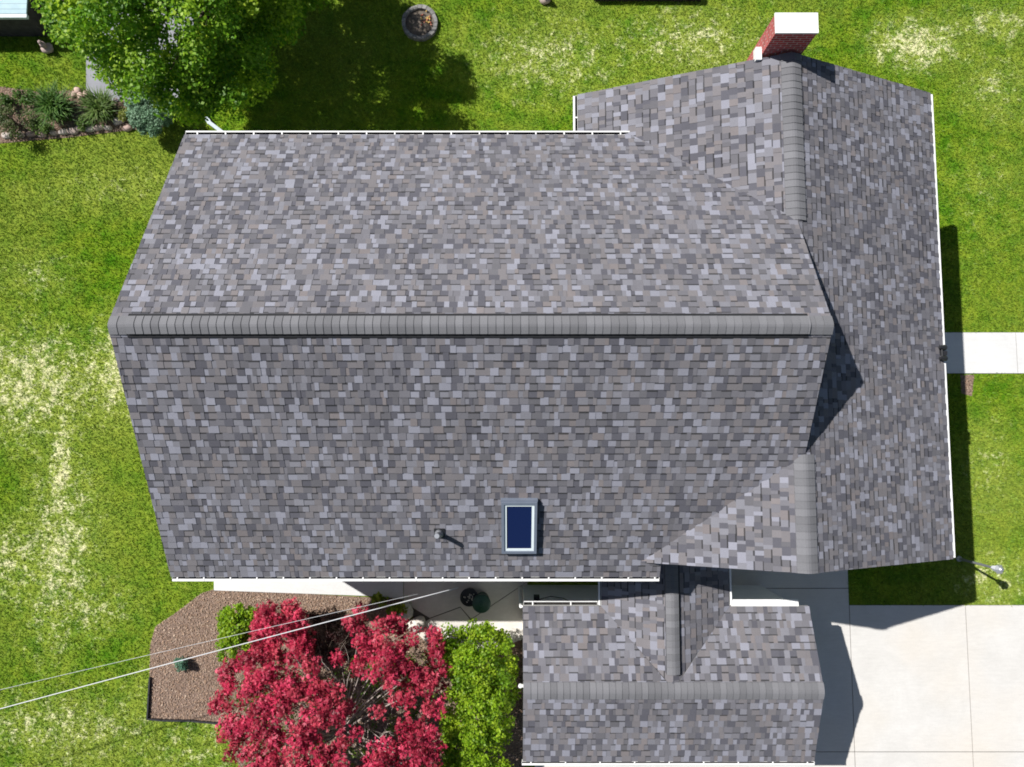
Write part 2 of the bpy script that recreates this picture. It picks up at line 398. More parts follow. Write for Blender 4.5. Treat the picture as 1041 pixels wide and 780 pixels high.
# --- main roof
RZ, RY, X0, X1, SM = 7.125, 2.056, -7.20, 5.72, 0.56
YN, YS = 6.69, -2.86; ZN, ZS = RZ-SM*(YN-RY), RZ-SM*(RY-YS); LS = math.hypot(1, SM)
WX, WZ, SWL, SWR = 5.672, 5.825, 0.425, 0.444; WXL, WXR, WYN, WYS = 1.50, 9.47, 7.85, -2.535
WLL, WLR = math.hypot(1, SWL), math.hypot(1, SWR)
mb = MB()
# north slope: eave from X0 to where the wing roof meets it; valley up to the wing ridge
vx_n = WX-(WZ-ZN)/SWL                                   # x where wing west slope passes the north eave height
vy_n = RY+(RZ-WZ)/SM                                    # y where wing ridge dies into the north slope
N_poly = [(0, 0), (vx_n-X0, 0), (WX-X0, (YN-vy_n)*LS), (X1-X0, (YN-RY)*LS), (0, (YN-RY)*LS)]
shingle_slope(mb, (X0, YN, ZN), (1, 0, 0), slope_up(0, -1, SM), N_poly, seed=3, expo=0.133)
XS = 0.2491*12.5                                        # right end of the south eave
vy_s = RY-(RZ-WZ)/SM
def v_x(y): return WX-(WZ-(RZ-SM*(RY-y)))/SWL           # valley x on the south slope at y
SB = 2*0.15
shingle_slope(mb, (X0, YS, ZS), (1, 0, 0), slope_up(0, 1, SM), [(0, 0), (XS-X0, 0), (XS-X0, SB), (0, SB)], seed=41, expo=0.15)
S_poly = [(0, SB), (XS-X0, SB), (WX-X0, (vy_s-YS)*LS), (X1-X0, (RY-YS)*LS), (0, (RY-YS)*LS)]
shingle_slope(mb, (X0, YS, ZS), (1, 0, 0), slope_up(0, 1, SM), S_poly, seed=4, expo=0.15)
main_roof = mb.build('main_roof', ROOFM, house)
# ridge vent and caps
def ridge_x(a, b): return (a, RY, RZ), (b, RY, RZ)
va, vb = X0+0.32, X1-0.42
mb = MB()
for sgn in (1, -1):
    mb.prism([(va, RY, RZ+0.025), (va, RY+sgn*0.218, RZ+0.03-0.218*SM), (va, RY+sgn*0.218, RZ-0.218*SM+0.004), (va, RY, RZ+0.004)], (vb-va, 0, 0))  # black vent edges reach past the caps, painting the shadow gap
mb.build('ridge_vent', M['vent_gap'], main_roof)
mb = MB(); ridge_caps(mb, (va, RY, RZ), (vb, RY, RZ), 0.165, SM, SM, 5, lift=0.06, crown=0); mb.build('ridge_cap', M['shingle'], main_roof)
mb = MB(); ridge_caps(mb, (X0+0.0, RY, RZ), (va, RY, RZ), 0.17, SM, SM, 6, lift=0.03); mb.build('ridge_cap', M['shingle'], main_roof)
mb = MB(); ridge_caps(mb, (X1, RY, RZ), (vb, RY, RZ), 0.17, SM, SM, 7, lift=0.03); mb.build('ridge_cap', M['shingle'], main_roof)
gutter('gutter', (X0+0.02, YN+0.01, ZN-0.005), (vx_n+0.02, YN+0.01, ZN-0.005), (0, 1, 0), main_roof, w=0.09, first=0.25, hang=0.62, lip=0.032)
gutter('gutter', (X0+0.02, YS-0.01, ZS-0.005), (XS, YS-0.01, ZS-0.005), (0, -1, 0), main_roof, w=0.09, first=0.1, hang=0.56, lip=0.05)
# --- wing roof
zl, zr = WZ-SWL*(WX-WXL), WZ-SWR*(WXR-WX)
mb = MB()
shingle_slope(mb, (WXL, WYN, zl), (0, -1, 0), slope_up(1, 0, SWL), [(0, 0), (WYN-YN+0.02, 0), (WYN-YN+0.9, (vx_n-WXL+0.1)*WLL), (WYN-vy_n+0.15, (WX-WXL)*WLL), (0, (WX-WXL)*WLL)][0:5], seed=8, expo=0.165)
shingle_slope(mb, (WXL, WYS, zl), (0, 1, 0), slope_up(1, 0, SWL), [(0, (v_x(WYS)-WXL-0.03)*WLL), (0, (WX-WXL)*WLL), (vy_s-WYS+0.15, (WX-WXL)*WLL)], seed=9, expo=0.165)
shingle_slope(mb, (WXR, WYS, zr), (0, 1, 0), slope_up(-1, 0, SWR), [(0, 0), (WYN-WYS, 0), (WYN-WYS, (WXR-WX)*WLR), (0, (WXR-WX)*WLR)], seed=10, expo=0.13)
wing_roof = mb.build('wing_roof', ROOFM, house)
mb = MB(); ridge_caps(mb, (WX, WYN, WZ), (WX, vy_n, WZ), 0.20, SWR, SWL, 12); mb.build('ridge_cap', M['shingle'], wing_roof)
mb = MB(); ridge_caps(mb, (WX, vy_s, WZ), (WX, WYS, WZ), 0.20, SWR, SWL, 13)
mb.build('ridge_cap', M['shingle'], wing_roof)
gutter('gutter', (WXL-0.01, WYN-0.02, zl-0.005), (WXL-0.01, YN+0.12, zl-0.005), (-1, 0, 0), wing_roof, w=0.1, first=0.5)
gutter('gutter', (WXR+0.002, WYN-0.02, zr-0.012), (WXR+0.002, WYS+0.02, zr-0.012), (1, 0, 0), wing_roof, w=0.062, h=0.1, hang=99, first=200, lip=0.057)
# --- walls
mb = MB()
def gable_x(y0, y1, x0, x1, ze0, ze1, ry, rz, mi=0):    # ridge along x
    mb.prism([(x0, y0, 0), (x0, y1, 0), (x0, y1, ze1), (x0, ry, rz), (x0, y0, ze0)], (x1-x0, 0, 0), mi)
i = 0.42
gable_x(YS+i, YN-i, X0+0.3, X1-0.16, ZS+SM*i-0.2, ZN+SM*i-0.2, RY, RZ-0.2)
mb.build('wall', M['siding'], house)
mb = MB()
mb.prism([(WXL+i, WYN-0.22, 0), (WXR-i, WYN-0.22, 0), (WXR-i, WYN-0.22, zr+SWR*i-0.2), (WX, WYN-0.22, WZ-0.2), (WXL+i, WYN-0.22, zl+SWL*i-0.2)], (0, 1.3-(WYN-0.22)+YN-1.5, 0))
mb.prism([(3.3, 5.9, 0), (WXR-i-0.001, 5.9, 0), (WXR-i-0.001, 5.9, zr+SWR*i-0.201), (WX, 5.9, WZ-0.201), (3.3, 5.9, WZ-0.201-SWL*(WX-3.3))], (0, WYS+0.25-5.9, 0))
mb.build('wall', M['siding'], house)
# --- garage
DG = CAMZ-1.31*12.5                                      # ridge height 3.25
gR = at(838, 703, DG); GRY, GX1, GX0 = gR.y, gR.x, at(532, 703, DG).x
GEZ = CAMZ-1.365*12.5
GYN, GYS = at(700, 616.5, GEZ).y, at(700, 774, GEZ).y
sgn_, sgs_ = (DG-GEZ)/(GYN-GRY), (DG-GEZ)/(GRY-GYS)
mb = MB()
Ln, Ls = math.hypot(1, sgn_), math.hypot(1, sgs_)
bxl, bxr = at(611.5, 612, GEZ).x, at(741, 616, GEZ).x; bx = (bxl+bxr)/2; BRX = at(684, 640, DG).x
# north slope in two pieces either side of the breezeway valley, plus the strip behind it
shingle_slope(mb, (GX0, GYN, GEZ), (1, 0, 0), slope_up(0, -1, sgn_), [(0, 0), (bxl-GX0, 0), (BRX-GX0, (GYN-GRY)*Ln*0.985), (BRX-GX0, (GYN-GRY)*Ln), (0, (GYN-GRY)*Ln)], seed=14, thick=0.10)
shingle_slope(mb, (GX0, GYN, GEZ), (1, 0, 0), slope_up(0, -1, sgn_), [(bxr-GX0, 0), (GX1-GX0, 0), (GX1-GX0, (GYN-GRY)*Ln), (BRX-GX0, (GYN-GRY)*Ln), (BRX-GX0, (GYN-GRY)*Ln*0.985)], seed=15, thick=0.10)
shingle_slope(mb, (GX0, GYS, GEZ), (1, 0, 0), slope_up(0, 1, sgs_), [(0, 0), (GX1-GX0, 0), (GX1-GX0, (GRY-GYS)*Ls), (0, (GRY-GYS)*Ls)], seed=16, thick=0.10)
garage_roof = mb.build('garage_roof', ROOFM, house)
mb = MB(); ridge_caps(mb, (GX0, GRY, DG), (GX1, GRY, DG), 0.185, sgn_, sgs_, 17); mb.build('ridge_cap', M['shingle'], garage_roof)
gutter('gutter', (GX0+0.02, GYN+0.01, GEZ-0.06), (bxl-0.08, GYN+0.01, GEZ-0.06), (0, 1, 0), garage_roof, w=0.10, hang=0.9, lip=0.025)
cgx = at(812, 612, GEZ).x
mb = MB(); mb.prism([(bxr+0.05, GYN+0.002, GEZ+0.0), (bxr+0.05, GYN+0.15, GEZ-0.03), (bxr+0.05, GYN+0.15, GEZ-0.06), (bxr+0.05, GYN+0.10, GEZ-0.13), (bxr+0.05, GYN+0.002, GEZ-0.13)], (cgx-bxr-0.05, 0, 0)); mb.build('gutter', M['white'], garage_roof)
gutter('gutter', (GX0-0.03, GYS-0.01, GEZ-0.01), (GX1+0.02, GYS-0.01, GEZ-0.01), (0, -1, 0), garage_roof, w=0.085, hang=0.8)
mb = MB(); gx1w = GX1-0.26
gable_x(GYS+0.15, GYN-0.015, GX0+0.05, gx1w, GEZ-0.06, GEZ-0.105, GRY, DG-0.13)
gw = mb.build('wall', M['siding'], house)
mb = MB()                                                # slack wires stapled to the shaded wall
yw = GYN+0.012
mb.tube([(GX0+0.25, yw, 2.2), (GX0+0.4, yw, 1.9), (GX0+0.7, yw+0.03, 1.7), (GX0+1.0, yw+0.02, 1.85), (GX0+1.2, yw, 2.25)], 0.012, 6)
mb.box((GX0+0.28, yw, 1.75), (GX0+0.42, yw+0.09, 1.98)); mb.build('wall_cable', M['black'], gw)
# --- breezeway
BZ = DG-0.03; sbl, sbr = (BZ-GEZ)/(BRX-bxl), (BZ-GEZ)/(bxr-BRX); BYN = -2.0
mb = MB(); Lb, Lc = math.hypot(1, sbl), math.hypot(1, sbr)
yv = GRY+0.05
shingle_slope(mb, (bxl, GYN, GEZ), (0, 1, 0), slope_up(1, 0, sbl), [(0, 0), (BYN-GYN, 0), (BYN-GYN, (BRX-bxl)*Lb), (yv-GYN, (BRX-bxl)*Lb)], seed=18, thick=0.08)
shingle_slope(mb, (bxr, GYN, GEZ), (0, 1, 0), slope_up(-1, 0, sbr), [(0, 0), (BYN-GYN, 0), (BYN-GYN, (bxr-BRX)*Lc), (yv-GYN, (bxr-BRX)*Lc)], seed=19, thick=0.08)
breeze = mb.build('breezeway_roof', ROOFM, house)
ya, yb = GRY+0.35, BYN-0.1
mb = MB()
mb.prism([(BRX-0.15, yb, BZ+0.045-0.15*sbl), (BRX, yb, BZ+0.05), (BRX+0.19, yb, BZ+0.045-0.19*sbr), (BRX+0.19, yb, BZ+0.004-0.19*sbr), (BRX, yb, BZ+0.004), (BRX-0.15, yb, BZ+0.004-0.15*sbl)], (0, ya-yb, 0))
mb.build('ridge_vent', M['vent_gap'], breeze)
mb = MB(); ridge_caps(mb, (BRX, ya, BZ), (BRX, yb, BZ), 0.15, sbr, sbl, 20, lift=0.07); mb.build('ridge_cap', M['shingle'], breeze)
gutter('gutter', (bxl-0.005, GYN+0.02, GEZ+0.0), (bxl-0.005, BYN, GEZ+0.0), (-1, 0, 0), breeze, w=0.07, h=0.09, hang=99, first=200)
gutter('gutter', (bxr+0.005, GYN+0.02, GEZ+0.0), (bxr+0.005, BYN, GEZ+0.0), (1, 0, 0), breeze, w=0.07, h=0.09, hang=99, first=200)
mb = MB(); mb.prism([(bxl+0.3, GYN-0.01, 0), (bxr-0.3, GYN-0.01, 0), (bxr-0.3, GYN-0.01, GEZ+0.02), (BRX, GYN-0.01, BZ-0.14), (bxl+0.3, GYN-0.01, GEZ+0.02)], (0, BYN-GYN+0.05, 0))
mb.build('wall', M['siding'], house)
# --- chimney
CZ = CAMZ-1.055*12.5
c0, c1 = at(788.5, 33.5, CZ), at(831.5, 13, CZ); cx0, cx1, cy0, cy1 = c0.x, c1.x, c0.y, c1.y
mb = MB(); mb.box((cx0+0.012, cy0+0.012, 0), (cx1-0.012, cy1-0.012, CZ-0.03)); chim = mb.build('chimney', M['brick'], house)
mb = MB(); mb.box((cx0, cy0, CZ-0.035), (cx1, cy1, CZ)); mb.build('chimney_cap', M['cap'], chim)
mb = MB(); zf = WZ-SWL*(WX-cx0)
mb.box((cx0-0.11, cy0-0.10, zf-0.10), (cx0+0.008, cy0+0.17, zf+0.06)); mb.build('flashing', M['white'], chim)
# --- skylight (on the south slope)
def on_south(u, v):
    z = 5.5
    for _ in range(25): p = at(u, v, z); z = RZ-SM*(RY-p.y)
    return at(u, v, z)
def frame_mat(p, up, along):
    n = Vector(along).cross(Vector(up)).normalized(); a = Vector(along)
    return Matrix(((a.x, up.x, n.x, p.x), (a.y, up.y, n.y, p.y), (a.z, up.z, n.z, p.z), (0, 0, 0, 1)))
upS = slope_up(0, 1, SM)
p0 = on_south(511, 558); p1 = on_south(545, 508)
sw_, sh_ = p1.x-p0.x, (p1-p0).dot(upS); Fm = frame_mat(p0, upS, (1, 0, 0))
def rim(mb, x0, y0, x1, y1, t, z0, z1, Fm):
    mb.box((x0, y0, z0), (x1, y0+t, z1), mat=Fm); mb.box((x0, y1-t, z0), (x1, y1, z1), mat=Fm)
    mb.box((x0, y0+t, z0), (x0+t, y1-t, z1), mat=Fm); mb.box((x1-t, y0+t, z0), (x1, y1-t, z1), mat=Fm)
mb = MB(); rim(mb, -0.02, -0.02, sw_+0.02, sh_+0.02, 0.055, 0.0, 0.14, Fm); mb.box((-0.03, sh_+0.02, 0.0), (sw_+0.03, sh_+0.05, 0.11), mat=Fm)
skl = mb.build('skylight', simple('skylight_frame', (0.13, 0.15, 0.19), 0.4, 0.5, 0.1, 5), house)
mb = MB(); rim(mb, 0.036, 0.036, sw_-0.036, sh_-0.036, 0.05, 0.02, 0.115, Fm); mb.build('inner_frame', simple('pale_inner_frame', (0.62, 0.68, 0.68), 0.4, 0.4, 0.05, 5), skl)
mb = MB(); mb.box((0.084, 0.084, 0.02), (sw_-0.084, sh_-0.084, 0.10), mat=Fm); mb.build('glass_pane', M['glass'], skl)
# --- vent pipe
vp = on_south(446.5, 542)
Fv = frame_mat(vp, upS, (1, 0, 0))
mb = MB(); mb.tube([vp-Vector((0, 0, 0.05)), vp+Vector((0, 0, 0.47))], 0.05, 14); mb.tube([vp+Vector((0, 0, 0.0)), vp+Vector((0, 0, 0.14))], [0.10, 0.055], 14)
pipe = mb.build('vent_pipe', M['steel'], house)
mb = MB(); mb.box((-0.1, -0.1, 0.024), (0.12, 0.13, 0.03), mat=Fv); mb.build('flashing', M['black'], pipe)
# --- black twin floodlight clamped above the front walk
fp = at(957, 359, zr+0.06)
mb = MB(); mb.box((fp.x-0.10, fp.y-0.05, fp.z-0.05), (fp.x+0.13, fp.y+0.05, fp.z-0.0)); mb.tube([(fp.x, fp.y-0.12, fp.z+0.02), (fp.x, fp.y+0.12, fp.z+0.02)], 0.02, 8)
fl = mb.build('floodlight', M['black'], house)
for dy in (-0.12, 0.12):
    mb = MB(); mb.tube([(fp.x-0.07, fp.y+dy, fp.z+0.06), (fp.x+0.0, fp.y+dy, fp.z+0.03), (fp.x+0.08, fp.y+dy, fp.z-0.01)], [0.03, 0.05, 0.065], 12); mb.build('lamp_head', M['black'], fl)
# --- downspout extension at the north west corner
a, b, c_ = at(206, 117, 0.1), at(213, 125, 0.1), at(246, 150, 0.12)
mb = MB(); d = (c_-b).normalized(); sdv = Vector((-d.y, d.x, 0))*0.05
mb.prism([b-sdv, b+sdv, c_+sdv, c_-sdv], (0, 0, 0.075))
mb.prism([b-sdv*1.3+d*0.02, b+sdv*1.3+d*0.02, b+sdv*1.1-d*0.3+Vector((0.03, 0.1, -0.03)), b-sdv*1.1-d*0.22+Vector((0.03, 0.1, -0.03))], (0, 0, 0.06))
mb.tube([c_+Vector((0, 0, 0.03)), Vector((X0+0.25, YN-0.35, 0.25)), Vector((X0+0.25, YN-0.35, ZN-0.3))], 0.05, 8)
mb.build('downspout', simple('pale_blue_metal', (0.33, 0.38, 0.41), 0.5), house)
# small white light at the garage gable and gutter outlet
wl = at(529, 698, 2.6); mb = MB(); mb.lathe((wl.x, wl.y, 2.5), [(0.02, 0), (0.045, 0.02), (0.05, 0.08), (0.03, 0.11)], 14); mb.box((wl.x, wl.y-0.03, 2.52), (GX0+0.06, wl.y+0.03, 2.58)); mb.build('wall_lamp', M['white'], house)
dl = at(529.5, 617.5, GEZ-0.1); mb = MB(); mb.tube([(dl.x+0.1, dl.y+0.02, GEZ-0.14), (dl.x, dl.y, GEZ-0.18), (dl.x, dl.y-0.02, 0.1)], 0.04, 8); mb.build('downspout', M['white'], house)

# ================================================================== GROUND
G = lambda u, v: at(u, v, 0)
mb = MB(); s_ = 600; mb.poly([(-s_, -s_, 0), (s_, -s_, 0), (s_, s_, 0), (-s_, s_, 0)])
tag(mb.build('lawn', M['lawn']), kind='structure')
def slabs(name, rects, mat, zt=0.03, gap=0.018, jz=0.012):
    mb = MB()
    for x0, y0, x1, y1 in rects:
        mb.box((x0+gap/2, y0+gap/2, 0.002), (x1-gap/2, y1-gap/2, zt), 0)
    x0, y0 = min(r[0] for r in rects), min(r[1] for r in rects); 
    for (a0, b0, a1, b1) in rects: mb.box((a0+0.0005, b0+0.0005, 0.001), (a1-0.0005, b1-0.0005, jz), 1)
    return tag(mb.build(name, [mat, M['joint']]), kind='structure')
xa, xb, xc_ = G(866, 700).x, G(985, 700).x, G(985, 700).x+3.3
ytop, yj, yb2 = G(900, 615).y, G(900, 764).y, G(900, 764).y-4.5
xl = G(742, 600).x-1.2
slabs('driveway', [(xa, yj, xb, ytop), (xb, yj, xc_, ytop), (xc_, yj, xc_+3.3, ytop), (xa, yb2, xb, yj), (xb, yb2, xc_, yj), (xc_, yb2, xc_+3.3, yj), (xc_+3.3, yb2, xc_+12, ytop),
                   (0.6, yj, xa, G(800, 598).y), (bxr-0.3, G(800, 598).y, xa, -1.9), (0.6, yb2, xa, yj)], M['concrete'])
yw0, yw1 = G(1000, 380).y, G(1000, 338).y
slabs('front_walk', [(9.0, yw0, G(1033, 360).x, yw1), (G(1033, 360).x, yw0, G(1033, 360).x+1.6, yw1), (G(1033, 360).x+1.6, yw0, G(1033, 360).x+8, yw1)], M['walk'])
# patio: strip along the house and flagged slab under the eave
mb = MB()
mb.prism([G(218, 575)+Vector((0, 0, 0.002)), G(218, 600)+Vector((0, 0, 0.002)), G(385, 606)+Vector((0, 0, 0.002)), G(410, 609)+Vector((0, 0, 0.002)), G(410, 575)+Vector((0, 0, 0.002))][::1], (0, 0, 0.035))
tag(mb.build('house_walk', M['walk']), kind='structure')
mb = MB()
pat = [[(410.6, 575), (410.6, 612), (437, 628), (468, 616.5), (479, 629), (536, 591), (536, 575)],
       [(437.5, 628.8), (420, 640), (450, 668), (478, 630), (468, 617.7)],
       [(479.7, 629.5), (452, 668), (480, 668), (536, 648), (536, 591.6)]]
for q in pat: mb.prism([G(*t) for t in q], (0, 0, 0.03))
mb.prism([G(413, 577), G(422, 640), G(452, 667), G(534, 645), G(534, 577)], (0, 0, 0.016), 1)
tag(mb.build('patio', [M['patio'], M['joint']]), kind='structure')
pav = [G(88, -40), G(88, 98), G(100, 103), G(197, 105), G(197, -40)]
mb = MB(); mb.prism([p+Vector((0, 0, 0.002)) for p in pav], (0, 0, 0.02)); tag(mb.build('paving', M['asphalt']), kind='structure')
# mulch beds
bed1 = [G(218, 599), G(205, 603), G(180, 622), G(158, 637), G(153, 655), G(152, 690), G(151, 731), G(180, 732), G(225, 735), G(260, 820), G(532, 820), G(536, 640), G(478, 668), G(450, 668), G(418, 638), G(412, 609)]
bed2 = [G(-60, 88), G(0, 88), G(40, 94), G(75, 92), G(90, 98), G(160, 104), G(176, 118), G(165, 130), G(128, 133), G(70, 140), G(0, 146), G(-60, 150)]
mb = MB()
for q in (bed1, bed2):
    n = len(q); mb.poly([p+Vector((0, 0, 0.006)) for p in q])
sb = [G(976, 381)+Vector((0, 0, 0.006)), G(977, 400)+Vector((0, 0, 0.006)), G(988, 403)+Vector((0, 0, 0.006)), G(990, 381)+Vector((0, 0, 0.006))]
mb.poly(sb)
for f in range(len(mb.f)): pass
tag(mb.build('mulch_bed', M['mulch']), kind='structure')
def chips(name, polys, dens, pal, smin, smax, seed):
    rg = np.random.default_rng(seed); allV = []; allC = []
    for q in polys:
        P = np.array([(p[0], p[1]) for p in q]); lo, hi = P.min(0), P.max(0); n = int(dens*np.prod(hi-lo))
        X = rg.uniform(lo, hi, (n, 2)); X = X[in_poly(X, P)]; n = len(X)
        an = rg.uniform(0, 2*np.pi, n); L = rg.uniform(smin, smax, n); W = L*rg.uniform(0.25, 0.6, n); tl = rg.normal(0, 0.35, (n, 2))
        d = np.stack([np.cos(an), np.sin(an), tl[:, 0]], 1); s = np.stack([-np.sin(an), np.cos(an), tl[:, 1]], 1)
        c = np.concatenate([X, rg.uniform(0.012, 0.035, (n, 1))], 1)
        V = np.stack([c-d*L[:, None]/2-s*W[:, None]/2, c+d*L[:, None]/2-s*W[:, None]/2, c+d*L[:, None]/2+s*W[:, None]/2, c-d*L[:, None]/2+s*W[:, None]/2], 1)
        allV.append(V); allC.append(np.array(pal)[rg.integers(0, len(pal), n)]*rg.uniform(0.7, 1.3, (n, 1)))
    return tag(np_mesh(name, np.concatenate(allV), 4, M['chip'], np.concatenate(allC)), kind='stuff')
MUL = [(0.31, 0.205, 0.14), (0.26, 0.168, 0.115), (0.37, 0.28, 0.21), (0.17, 0.115, 0.08), (0.32, 0.225, 0.165)]
chips('mulch_chips', [bed1, bed2, sb], 1100, MUL, 0.015, 0.045, 5)

# grass blades
def lawn_grass(n_per=820, x0=-16.0, x1=16.0, y0=-11.0, y1=14.2):
    rg = np.random.default_rng(3); n = int(n_per*(x1-x0)*(y1-y0)); X = rg.uniform((x0, y0), (x1, y1), (n, 2))
    bad = np.zeros(n, bool)
    for q in (bed1, bed2, [p for p in pav]): bad |= in_poly(X, [(p.x, p.y) for p in q])
    Xj = X+rg.normal(0, 0.022, X.shape)
    def rect(a0, b0, a1, b1): return (Xj[:, 0] > a0) & (Xj[:, 0] < a1) & (Xj[:, 1] > b0) & (Xj[:, 1] < b1)
    bad |= rect(X0+0.3, YS+0.4, X1, YN-0.4) | rect(WXL+0.4, WYS+0.2, WXR-0.4, WYN-0.2) | rect(xa-0.01, -20, 40, ytop+0.01) | rect(9, yw0, 40, yw1)
    bad |= rect(0.0, -20, xa, -2.2) | rect(G(218, 600).x, G(218, 607).y, 0.6, YS+0.5) | rect(G(420, 700).x, -20, 0.6, YS)
    bad |= in_poly(X, sb)
    fp_ = G(427, 25); bad |= np.hypot(X[:, 0]-fp_.x, X[:, 1]-fp_.y) < 0.55
    X = X[~bad]; n = len(X)
    an = rg.uniform(0, 2*np.pi, n); h = rg.uniform(0.03, 0.075, n); wd = rg.uniform(0.008, 0.017, n); lean = rg.uniform(0.2, 1.3, n)*h
    la = rg.uniform(0, 2*np.pi, n)
    b = np.concatenate([X, np.zeros((n, 1))], 1); s = np.stack([np.cos(an), np.sin(an), np.zeros(n)], 1)*wd[:, None]
    t = b+np.stack([np.cos(la)*lean, np.sin(la)*lean, h], 1)
    V = np.stack([b-s, b+s, t], 1)
    C = rg.uniform(0.65, 1.35, (n, 1))*np.array([[1, 1, 1]])+rg.normal(0, 0.06, (n, 3))*np.array([[1, 0.3, 0.4]])
    return tag(np_mesh('grass', V, 3, M['blade'], np.clip(C, 0.2, 2)), kind='stuff')
lawn_grass()

# ================================================================== PLANTS
def leaf_quads(cent, rad, n_per, size, pal, rg, up=0.8, flat=0.6, out_c=None, lobes=1, tip=None):
    """leaf-sized faces spread through clumps; returns polygons and colours"""
    Vs = []; Cs = []; pal = np.array(pal)
    for i, (c, r) in enumerate(zip(cent, rad)):
        n = max(3, int(n_per*(r/np.mean(rad))**2))
        d = rg.normal(0, 1, (n, 3)); d /= np.linalg.norm(d, axis=1, keepdims=True)
        q = d*(rg.uniform(0, 1, (n, 1))**0.45)*r; q[:, 2] *= flat
        P = np.array(c)+q
        nn = rg.normal(0, 0.6, (n, 3))+np.array([0, 0, up])+d*0.45; nn /= np.linalg.norm(nn, axis=1, keepdims=True)
        a = rg.normal(0, 1, (n, 3)); a -= nn*(a*nn).sum(1, keepdims=True); a /= np.linalg.norm(a, axis=1, keepdims=True)
        b = np.cross(nn, a); L = size*rg.uniform(0.65, 1.3, (n, 1))
        base = pal[rg.integers(0, len(pal))]
        col = base*rg.uniform(0.8, 1.2)*rg.uniform(0.75, 1.25, (n, 1))
        mixc = pal[rg.integers(0, len(pal), n)]; k = rg.uniform(0, 0.6, (n, 1)); col = col*(1-k)+mixc*k
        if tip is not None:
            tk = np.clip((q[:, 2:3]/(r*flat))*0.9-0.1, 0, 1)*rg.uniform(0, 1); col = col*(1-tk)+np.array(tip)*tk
        for l in range(lobes):
            th = 0 if lobes == 1 else (l-(lobes-1)/2)*0.75
            dd = a*math.cos(th)+b*math.sin(th); ss = b*math.cos(th)-a*math.sin(th); ll = L*(1 if abs(th) < 0.1 else 0.85)
            wv = 0.36 if lobes == 1 else 0.17
            V = np.stack([P-dd*ll*0.5*(lobes == 1), P+ss*ll*wv+dd*ll*(0 if lobes == 1 else 0.45), P+dd*ll*(0.5 if lobes == 1 else 1)-nn*ll*0.12, P-ss*ll*wv+dd*ll*(0 if lobes == 1 else 0.45)], 1)
            Vs.append(V); Cs.append(col)
    return np.concatenate(Vs), np.concatenate(Cs)
def limbs(mb, root, tips, r0, rg, sag=0.0, seg=6, mid=0.55):
    root = Vector(root)
    for t in tips:
        t = Vector(t); m = root.lerp(t, mid)+Vector((rg.normal(0, 0.12), rg.normal(0, 0.12), 0.15+sag)); r = r0*rg.uniform(0.6, 1.0)
        pts = []
        for k_ in range(7):
            s = k_/6; p = root*(1-s)**2+m*2*s*(1-s)+t*s*s; pts.append(p+Vector((rg.normal(0, 0.025), rg.normal(0, 0.025), 0)))
        mb.tube(pts, [r*(1-0.85*q/6) for q in range(7)], seg)

# --- the big maple at the lawn's edge
rg = np.random.default_rng(21)
tb = Vector((-7.7, 11.6, 0))
maple = empty('maple_tree', tb, 'tall leafy green maple spreading over the lawn behind the house, casting a wide shadow', 'tree')
cc = np.array((-7.65, 11.3, 4.3)); rr = np.array((3.2, 4.2, 2.6))
edge_x = [-12, -11.3, -9.8, -9.4, -8.7, -7.6, -6.4, -5.6, -4.8, -4.2]; edge_y = [11, 10.1, 9.15, 8.5, 8.0, 7.75, 7.6, 7.8, 8.5, 9.6]
cents = []
while len(cents) < 560:
    d = rg.normal(0, 1, 3); d /= np.linalg.norm(d); s = rg.uniform(0.3, 1)**0.45
    bulge = 1+0.10*math.sin(3*math.atan2(d[1], d[0])+1.0)+0.08*math.sin(5*math.atan2(d[1], d[0])+0.4)
    p = cc+d*rr*s*bulge
    kq = 16.1/(CAMZ-p[2])                                # keep clear of the house, the bed and the deck
    sx_, sy_ = p[0]+0.742*p[2], p[1]-0.44*p[2]
    if sx_ > (-1.25 if sy_ < 11 else -2.1)+rg.normal(0, 0.1): continue
    if p[2] < 2.0 or p[2] > 4.2+2.1*(p[1]-6.7) or p[1]*kq < np.interp(p[0]*kq, edge_x, edge_y)+rg.normal(0, 0.12): continue
    cents.append(p)
cents = np.array(cents); rad = rg.uniform(0.28, 0.52, len(cents))
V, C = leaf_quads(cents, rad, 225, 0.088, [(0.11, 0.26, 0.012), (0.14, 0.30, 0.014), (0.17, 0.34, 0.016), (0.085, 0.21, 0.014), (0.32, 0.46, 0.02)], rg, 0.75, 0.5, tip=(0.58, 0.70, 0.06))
np_mesh('crown', V, 4, M['leaf'], C, maple)
mb = MB(); mb.tube([tb, tb+Vector((0.05, 0.02, 1.2)), tb+Vector((0.1, -0.1, 2.6)), tb+Vector((0.15, -0.2, 4.6))], [0.24, 0.19, 0.16, 0.07], 12)
limbs(mb, tb+Vector((0.08, -0.05, 2.2)), cents[:45], 0.075, rg); mb.build('trunk', M['bark'], maple, smooth=True)

# --- red japanese maple
rg = np.random.default_rng(5)
rb_ = at(350, 735, 0)
redm = empty('red_maple_tree', rb_, 'broad crimson leaved maple in the mulch bed, bare grey branches showing in its middle', 'tree')
outl = [(267, 620), (282, 613), (304, 616), (312, 640), (316, 668), (345, 668), (364, 652), (350, 634), (352, 618), (382, 617), (400, 622), (413, 632), (428, 640), (442, 638), (450, 655), (455, 677), (452, 702), (446, 722), (449, 738), (447, 800), (250, 800), (238, 776), (229, 757), (219, 744), (213, 722), (222, 705), (219, 684), (243, 672), (259, 658), (260, 634)]
gaps = [(332, 685, 15, 12), (352, 703, 16, 16), (384, 712, 18, 22), (370, 746, 17, 17), (400, 745, 14, 14), (405, 700, 8, 8), (360, 772, 12, 8), (330, 742, 12, 8), (300, 730, 10, 6), (425, 725, 8, 6), (270, 700, 9, 5), (425, 668, 7, 9)]
cents = []; tries = 0
